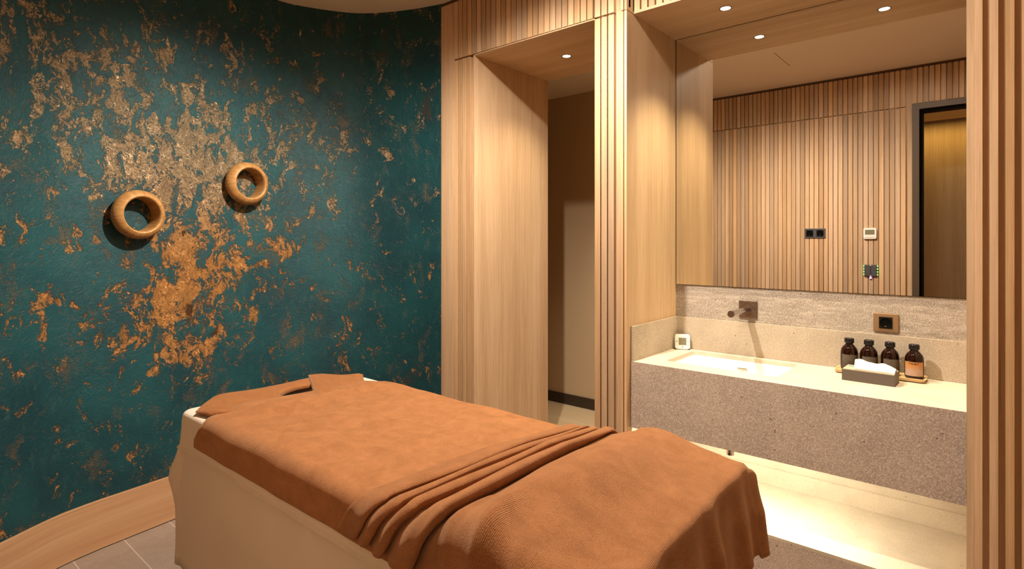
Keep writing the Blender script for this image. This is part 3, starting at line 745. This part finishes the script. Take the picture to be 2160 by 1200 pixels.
# ------------------------------------------------------------------ massage table
XB0, XB1, Y0, Y1, ZS = -2.255, -.565, .785, 1.525, .775
t = thing('massage_table', 'padded massage table hidden under a white sheet', 'massage table', (-1.38, 1.155, 0))
bm = bmesh.new(); vo = [bm.verts.new((a, b, ZS-.006)) for a, b in rrect((XB0+XB1)/2, (Y0+Y1)/2, (XB1-XB0)/2-.008, (Y1-Y0)/2-.008, .05)]
hh = [(-2.125+.066*math.cos(2*PI*k/36), 1.165+.105*math.sin(2*PI*k/36)) for k in range(36)]
vh = [bm.verts.new((a, b, ZS-.006)) for a, b in hh]
es = [bm.edges.new((vo[i], vo[(i+1) % len(vo)])) for i in range(len(vo))]+[bm.edges.new((vh[i], vh[(i+1) % len(vh)])) for i in range(len(vh))]
bmesh.ops.triangle_fill(bm, edges=es, use_beauty=True)
lo = [bm.verts.new((q.co.x, q.co.y, ZS-.09)) for q in vo]; lh = [bm.verts.new((q.co.x, q.co.y, ZS-.09)) for q in vh]
bm.faces.new(lo)
for A_, B_ in ((vo, lo), (vh, lh)):
    for i in range(len(A_)): bm.faces.new((A_[i], A_[(i+1) % len(A_)], B_[(i+1) % len(A_)], B_[i]))
obj('cushion', bm, M['vinyl'], t)
obj('bed_base', B(XB0+.30, XB1-.16, Y0+.14, Y1-.14, 0, ZS-.0905), M['frame'], t)

def waves(s, *ks): return sum(a*math.sin(f*s+p) for a, f, p in ks)
# white sheet
bm = bmesh.new()
cxs, cys, hx, hy = (XB0+XB1)/2, (Y0+Y1)/2, (XB1-XB0)/2, (Y1-Y0)/2
def outline(off, r=.05, N=90):
    pts = []
    X_, Y_ = hx+off, hy+off; rr = max(.004, r+off)
    segs = [((X_, -Y_+rr), (X_, Y_-rr), 40), None, ((X_-rr, Y_), (-X_+rr, Y_), N), None, ((-X_, Y_-rr), (-X_, -Y_+rr), 40), None, ((-X_+rr, -Y_), (X_-rr, -Y_), N), None]
    cor = [(X_-rr, Y_-rr, 0), (-X_+rr, Y_-rr, PI/2), (-X_+rr, -Y_+rr, PI), (X_-rr, -Y_+rr, 3*PI/2)]
    ci = 0; nor = []
    for sg in segs:
        if sg:
            a, b, n_ = sg
            for k in range(n_):
                q = k/n_; pts.append((cxs+a[0]+(b[0]-a[0])*q, cys+a[1]+(b[1]-a[1])*q)); d = Vector((b[0]-a[0], b[1]-a[1])).normalized(); nor.append((d.y, -d.x, 0.0))
        else:
            x, y, a0 = cor[ci]; ci += 1
            for k in range(10):
                a = a0+PI/2*k/10; pts.append((cxs+x+rr*math.cos(a), cys+y+rr*math.sin(a))); nor.append((math.cos(a), math.sin(a), math.sin(PI*(k)/10)))
    return pts, nor
prof = [(-.020, 0), (-.010, -.001), (-.004, -.005), (0, -.013), (.002, -.03), (.002, -.06), (.003, -.085), (.003, -.10), (.003, -.121), (.0105, -.127), (.0045, -.135), (.004, -.17), (.008, -.205), (.013, -.24), (.014, -.29), (.012, -.34), (.013, -.39), (.014, -.45), (.015, -.48), (.017, -.51), (.018, -.545)]
rows = []
for off, dz in prof:
    pts, nor = outline(off)
    row = []; per = 0; prev = None
    for (x, y), (nx, ny, cn) in zip(pts, nor):
        if prev: per += math.hypot(x-prev[0], y-prev[1])
        prev = (x, y); d = -dz
        a = min(1, max(0, (d-.05)/.5))
        wv = a*waves(per, (.006, 9.1, .4), (.0045, 17.3, 1.1), (.0025, 31, 2.2))
        # gathered corner: the spare cloth juts out and folds under
        cw = cn*(.030*math.exp(-((d-.22)/.07)**2)+.035*min(1, d/.35)*.6)
        row.append((x+nx*(wv+cw), y+ny*(wv+cw), ZS+dz+a*.012*math.sin(per*4.0+.6)*(d > .5)))
    rows.append(row)
V_ = grid(bm, rows, closed=True)
inn = [bm.verts.new((a, b, ZS)) for a, b in hh]
top = V_[0]
es = [bm.edges.get((top[i], top[(i+1) % len(top)])) for i in range(len(top))]+[bm.edges.new((inn[i], inn[(i+1) % len(inn)])) for i in range(len(inn))]
bmesh.ops.triangle_fill(bm, edges=es, use_beauty=True)
dn = [bm.verts.new((-2.125+(q.co.x+2.125)*.93, 1.165+(q.co.y-1.165)*.93, ZS-.03)) for q in inn]
for i in range(len(inn)): bm.faces.new((inn[i], inn[(i+1) % len(inn)], dn[(i+1) % len(inn)], dn[i]))
o = obj('bed_sheet', bm, M['sheet'], smooth=True); tag(o, 'white sheet hanging down the sides of the massage table', 'sheet')
md = o.modifiers.new('thick', 'SOLIDIFY'); md.thickness = .0012; md.offset = -1

# generic draped cloth: u along the bed, v across it
def arc_drop(s, r):
    """distance past an edge along the cloth -> (outward, downward, angle)"""
    if s <= 0: return 0.0, 0.0, 0.0
    q = r*PI/2
    if s < q:
        a = s/r; return r*math.sin(a), r*(1-math.cos(a)), a
    return r, r+(s-q), PI/2
def samples(a, b, n): return [a+(b-a)*k/(n-1) for k in range(n)]

# large brown towel
r_ = .045; zt = ZS+.016; ya, yb = Y0-.006+r_-.002, Y1+.006-r_
vs = samples(-.135, 0, 22)[:-1]+samples(0, yb-ya, 46)+[yb-ya+x for x in samples(0, .13, 20)[1:]]
us = samples(-2.05, -.80, 120)
rows, uvs = [], []
for u in us:
    row, uvr = [], []
    for v_ in vs:
        top_v = min(max(v_, 0), yb-ya)
        qk = top_v/(yb-ya); skew = (.012+.040*qk)*max(0, 1-(u+2.05)/.30)
        side = -v_ if v_ < 0 else v_-(yb-ya); sg = -1 if v_ < 0 else 1
        o_, d_, an = arc_drop(side, r_)
        if side <= 0: o_ = d_ = an = 0
        wr = .0022*math.sin(u*11+v_*5)+.0016*math.sin(u*23-v_*17+1)+.0035*math.exp(-((u+1.62+.5*(v_-.45))/.05)**2)*math.exp(-((v_-.47)/.22)**2)+.003*math.exp(-((u+1.93+.3*(v_-.4))/.04)**2)*math.exp(-((v_-.50)/.2)**2)
        hang = max(0, side-.05)
        ww = .0035*min(1, hang/.05)+.0012*math.sin(u*16)*min(1, hang/.05)+.0008*math.sin(u*37+1)*min(1, hang/.05)
        y = (ya if sg < 0 else yb)+sg*(o_+ww) if side > 0 else ya+v_
        z = zt-d_+wr*math.cos(an)+(.020*max(0, min(1, (-1.86-u)/.10))**1.5 if side <= 0 else 0)*min(1, max(0, v_)/.10)*min(1, max(0, yb-ya-v_)/.10)
        x = u+skew - .05*max(0, 1-(u+2.05)/.15)*min(1, hang/.06)
        row.append((x, y, z)); uvr.append((u, v_))
    rows.append(row); uvs.append(uvr)
bm = bmesh.new(); grid(bm, rows, uvs)
o = obj('bath_towel', bm, M['towel'], smooth='all'); tag(o, 'large rust brown towel spread flat over the massage table', 'towel')
md = o.modifiers.new('thick', 'SOLIDIFY'); md.thickness = .006; md.offset = -1

# pleated brown blanket over the foot end
key = [(-1.165, .002), (-1.160, .010), (-1.140, .014), (-1.105, .021), (-1.090, .021), (-1.083, .015), (-1.090, .007),
       (-1.080, .009), (-1.060, .024), (-1.046, .028), (-1.036, .022), (-1.042, .009),
       (-1.030, .010), (-1.006, .032), (-.990, .036), (-.978, .028), (-.986, .010),
       (-.972, .012), (-.935, .040), (-.908, .044), (-.890, .040), (-.885, .028), (-.898, .014), (-.905, .009), (-.890, .010), (-.870, .014), (-.84, .016), (-.80, .018)]
def spl1(pts, n=7): return [(p.x, p.y) for p in spline(pts, n)]
pk = spl1(key)
plen = [0.0]
for a, b in zip(pk, pk[1:]): plen.append(plen[-1]+math.hypot(b[0]-a[0], b[1]-a[1]))
XF = -.505
prof_u = [(x, dz, 0.0, s, True) for (x, dz), s in zip(pk, plen)]
s0 = plen[-1]
for k in range(1, 26): x = -.80+(XF-.02+.80)*k/25; prof_u.append((x, .018, 0.0, s0+(x+.80), False))
for s in samples(0, .225, 26)[1:]: prof_u.append((XF-.02, .018, s, s0+(XF-.02+.80)+s, False))
rf = .016
ya2, yb2 = Y0-.022+r_, Y1+.012-r_; W2 = yb2-ya2
vs2 = samples(-.112, 0, 30)[:-1]+samples(0, W2, 60)+[W2+x for x in samples(0, .165, 30)[1:]]
def hump(x, q):
    g = math.exp(-((x+.735)/.115)**2)
    return g*(.040+.030*math.exp(-((q-.45)/.30)**2))
def ridge_seg(x, y, a, b, wd):
    a, b, p = Vector(a), Vector(b), Vector((x, y)); d = b-a; k = max(0, min(1, (p-a).dot(d)/d.length_squared)); return math.exp(-((p-a-d*k).length/wd)**2)*math.sin(PI*min(1, .15+k*.85))
rows, uvs = [], []
for (xk, dz, fd, sl, pleat) in prof_u:
    row, uvr = [], []
    for v_ in vs2:
        q = min(max(v_, 0), W2)/W2
        side = -v_ if v_ < 0 else v_-W2; sg = -1 if v_ < 0 else 1
        o_, d_, an = arc_drop(side, r_); fo, fdn, fa = arc_drop(fd, rf)
        x = xk
        # pleats fan out towards the near side
        fan = max(0, min(1, (-.78-x)/.12))
        x += fan*(.042+.010*q-(x+1.025)*.40*q*q)
        if side > 0 and sg < 0: x -= fan*max(0, side-.02)*.72
        XFq = XF+.010+.030*(.5-q)
        if not fd: x += (.030+.030*(.5-q))*max(0, min(1, (xk+.80)/.25))
        h = hump(x, q) if not fd else hump(XF-.02, q)
        z = zt+.004+h*(1 if side <= 0 else max(.0, 1-side/.25))
        # wrinkles
        wr = 0
        y = ya2+v_
        if not pleat or xk > -.88:
            wr += .020*ridge_seg(x, y, (-.775, .97), (-.715, .66), .017)+.010*ridge_seg(x, y, (-.84, .90), (-.80, .66), .016)-.009*ridge_seg(x, y, (-.715, .94), (-.66, .66), .022)
            wr += .007*ridge_seg(x, y, (-.64, 1.46), (-.55, 1.50), .02)
            wr += .0007*math.sin(x*31+y*9)+.0006*math.sin(y*27-x*13)
        if pleat: wr += .002*math.sin(y*13+xk*60)-dz*.50*max(0, (q-.65)/.35)
        nz = dz+wr
        if fd > 0:
            fl = min(1, fd/.12)
            flute = fl*(.010*math.sin(y*22+.5)+.007*math.sin(y*41+1.3)+.005*math.sin(y*63))
            x = XFq+fo+flute+fl*fd*.12; zf = fdn
        else: zf = 0; flute = 0
        if side > 0:
            hang = max(0, side-.05)
            yy = (ya2 if sg < 0 else yb2)+sg*(o_+nz*math.sin(an)*.75+.006*math.sin(x*26+2)*min(1, hang/.06)*(0 if pleat else 1))
            zz = z-d_+nz*math.cos(an)
        else: yy = y; zz = z+nz
        if fd > 0 and side > 0:
            # hanging corner: the square of cloth swings out and drops
            m_ = max(zf, d_); n_ = min(zf, d_)
            zz = z-(m_+.06*n_)+nz*.3; x += n_*.10; yy += sg*n_*.04
        elif fd > 0: zz -= zf
        row.append((x, yy, zz)); uvr.append((sl, v_))
    rows.append(row); uvs.append(uvr)
bm = bmesh.new(); grid(bm, rows, uvs)
o = obj('terry_blanket', bm, M['towel_fold'], smooth='all'); tag(o, 'rust brown blanket folded in pleats over the foot of the table', 'blanket')
md = o.modifiers.new('thick', 'SOLIDIFY'); md.thickness = .006; md.offset = -1

# towel folded into a cradle at the head end
def band(secs, th, z0, n=28, m=15):
    """soft flat roll through sections (inner, outer); rounded edges"""
    bm = bmesh.new(); rows, uvs = [], []
    A_ = spline([s[0] for s in secs], 8); B_ = spline([s[1] for s in secs], 8)
    N = len(A_)
    for i in range(N):
        a, b = A_[i], B_[i]; u = i/(N-1); endk = min(1, .25+min(u, 1-u)*14)
        row, uvr = [], []
        for j in range(2*m):
            an = 2*PI*j/(2*m); cx_ = .5+.5*math.copysign(abs(math.cos(an))**.55, math.cos(an)); zz = .5+.5*math.copysign(abs(math.sin(an))**.6, math.sin(an))
            p = a+(b-a)*cx_
            row.append((p.x, p.y, z0+th*(.5+(zz-.5)*endk)+.0025*math.sin(u*9+cx_*5)*(zz > .6))); uvr.append((u*.6, cx_*.2+(zz*.03)))
        rows.append(row); uvs.append(uvr)
    V_ = grid(bm, rows, uvs, closed=True); bm.faces.new(V_[0]); bm.faces.new(V_[-1][::-1]); return bm
secs = [((-2.050, .812), (-2.135, .797)), ((-2.00, .87), (-2.220, .87)), ((-1.95, .95), (-2.275, .935)), ((-1.985, 1.035), (-2.262, 1.05)), ((-2.105, 1.09), (-2.262, 1.16)), ((-2.150, 1.19), (-2.262, 1.25)), ((-2.115, 1.335), (-2.255, 1.345))]
bm = band(secs, .026, ZS+.001)
ft = obj('face_towel', bm, M['towel_plain'], smooth='all'); tag(ft, 'small brown towel wrapped around the face hole at the head end', 'towel')
secs = [((-1.93, 1.135), (-2.295, 1.315)), ((-1.95, 1.26), (-2.215, 1.375)), ((-1.985, 1.39), (-2.115, 1.470))]
bm = band(secs, .022, ZS+.015, m=15)
obj('folded_end', bm, M['towel_plain'], ft, smooth='all')
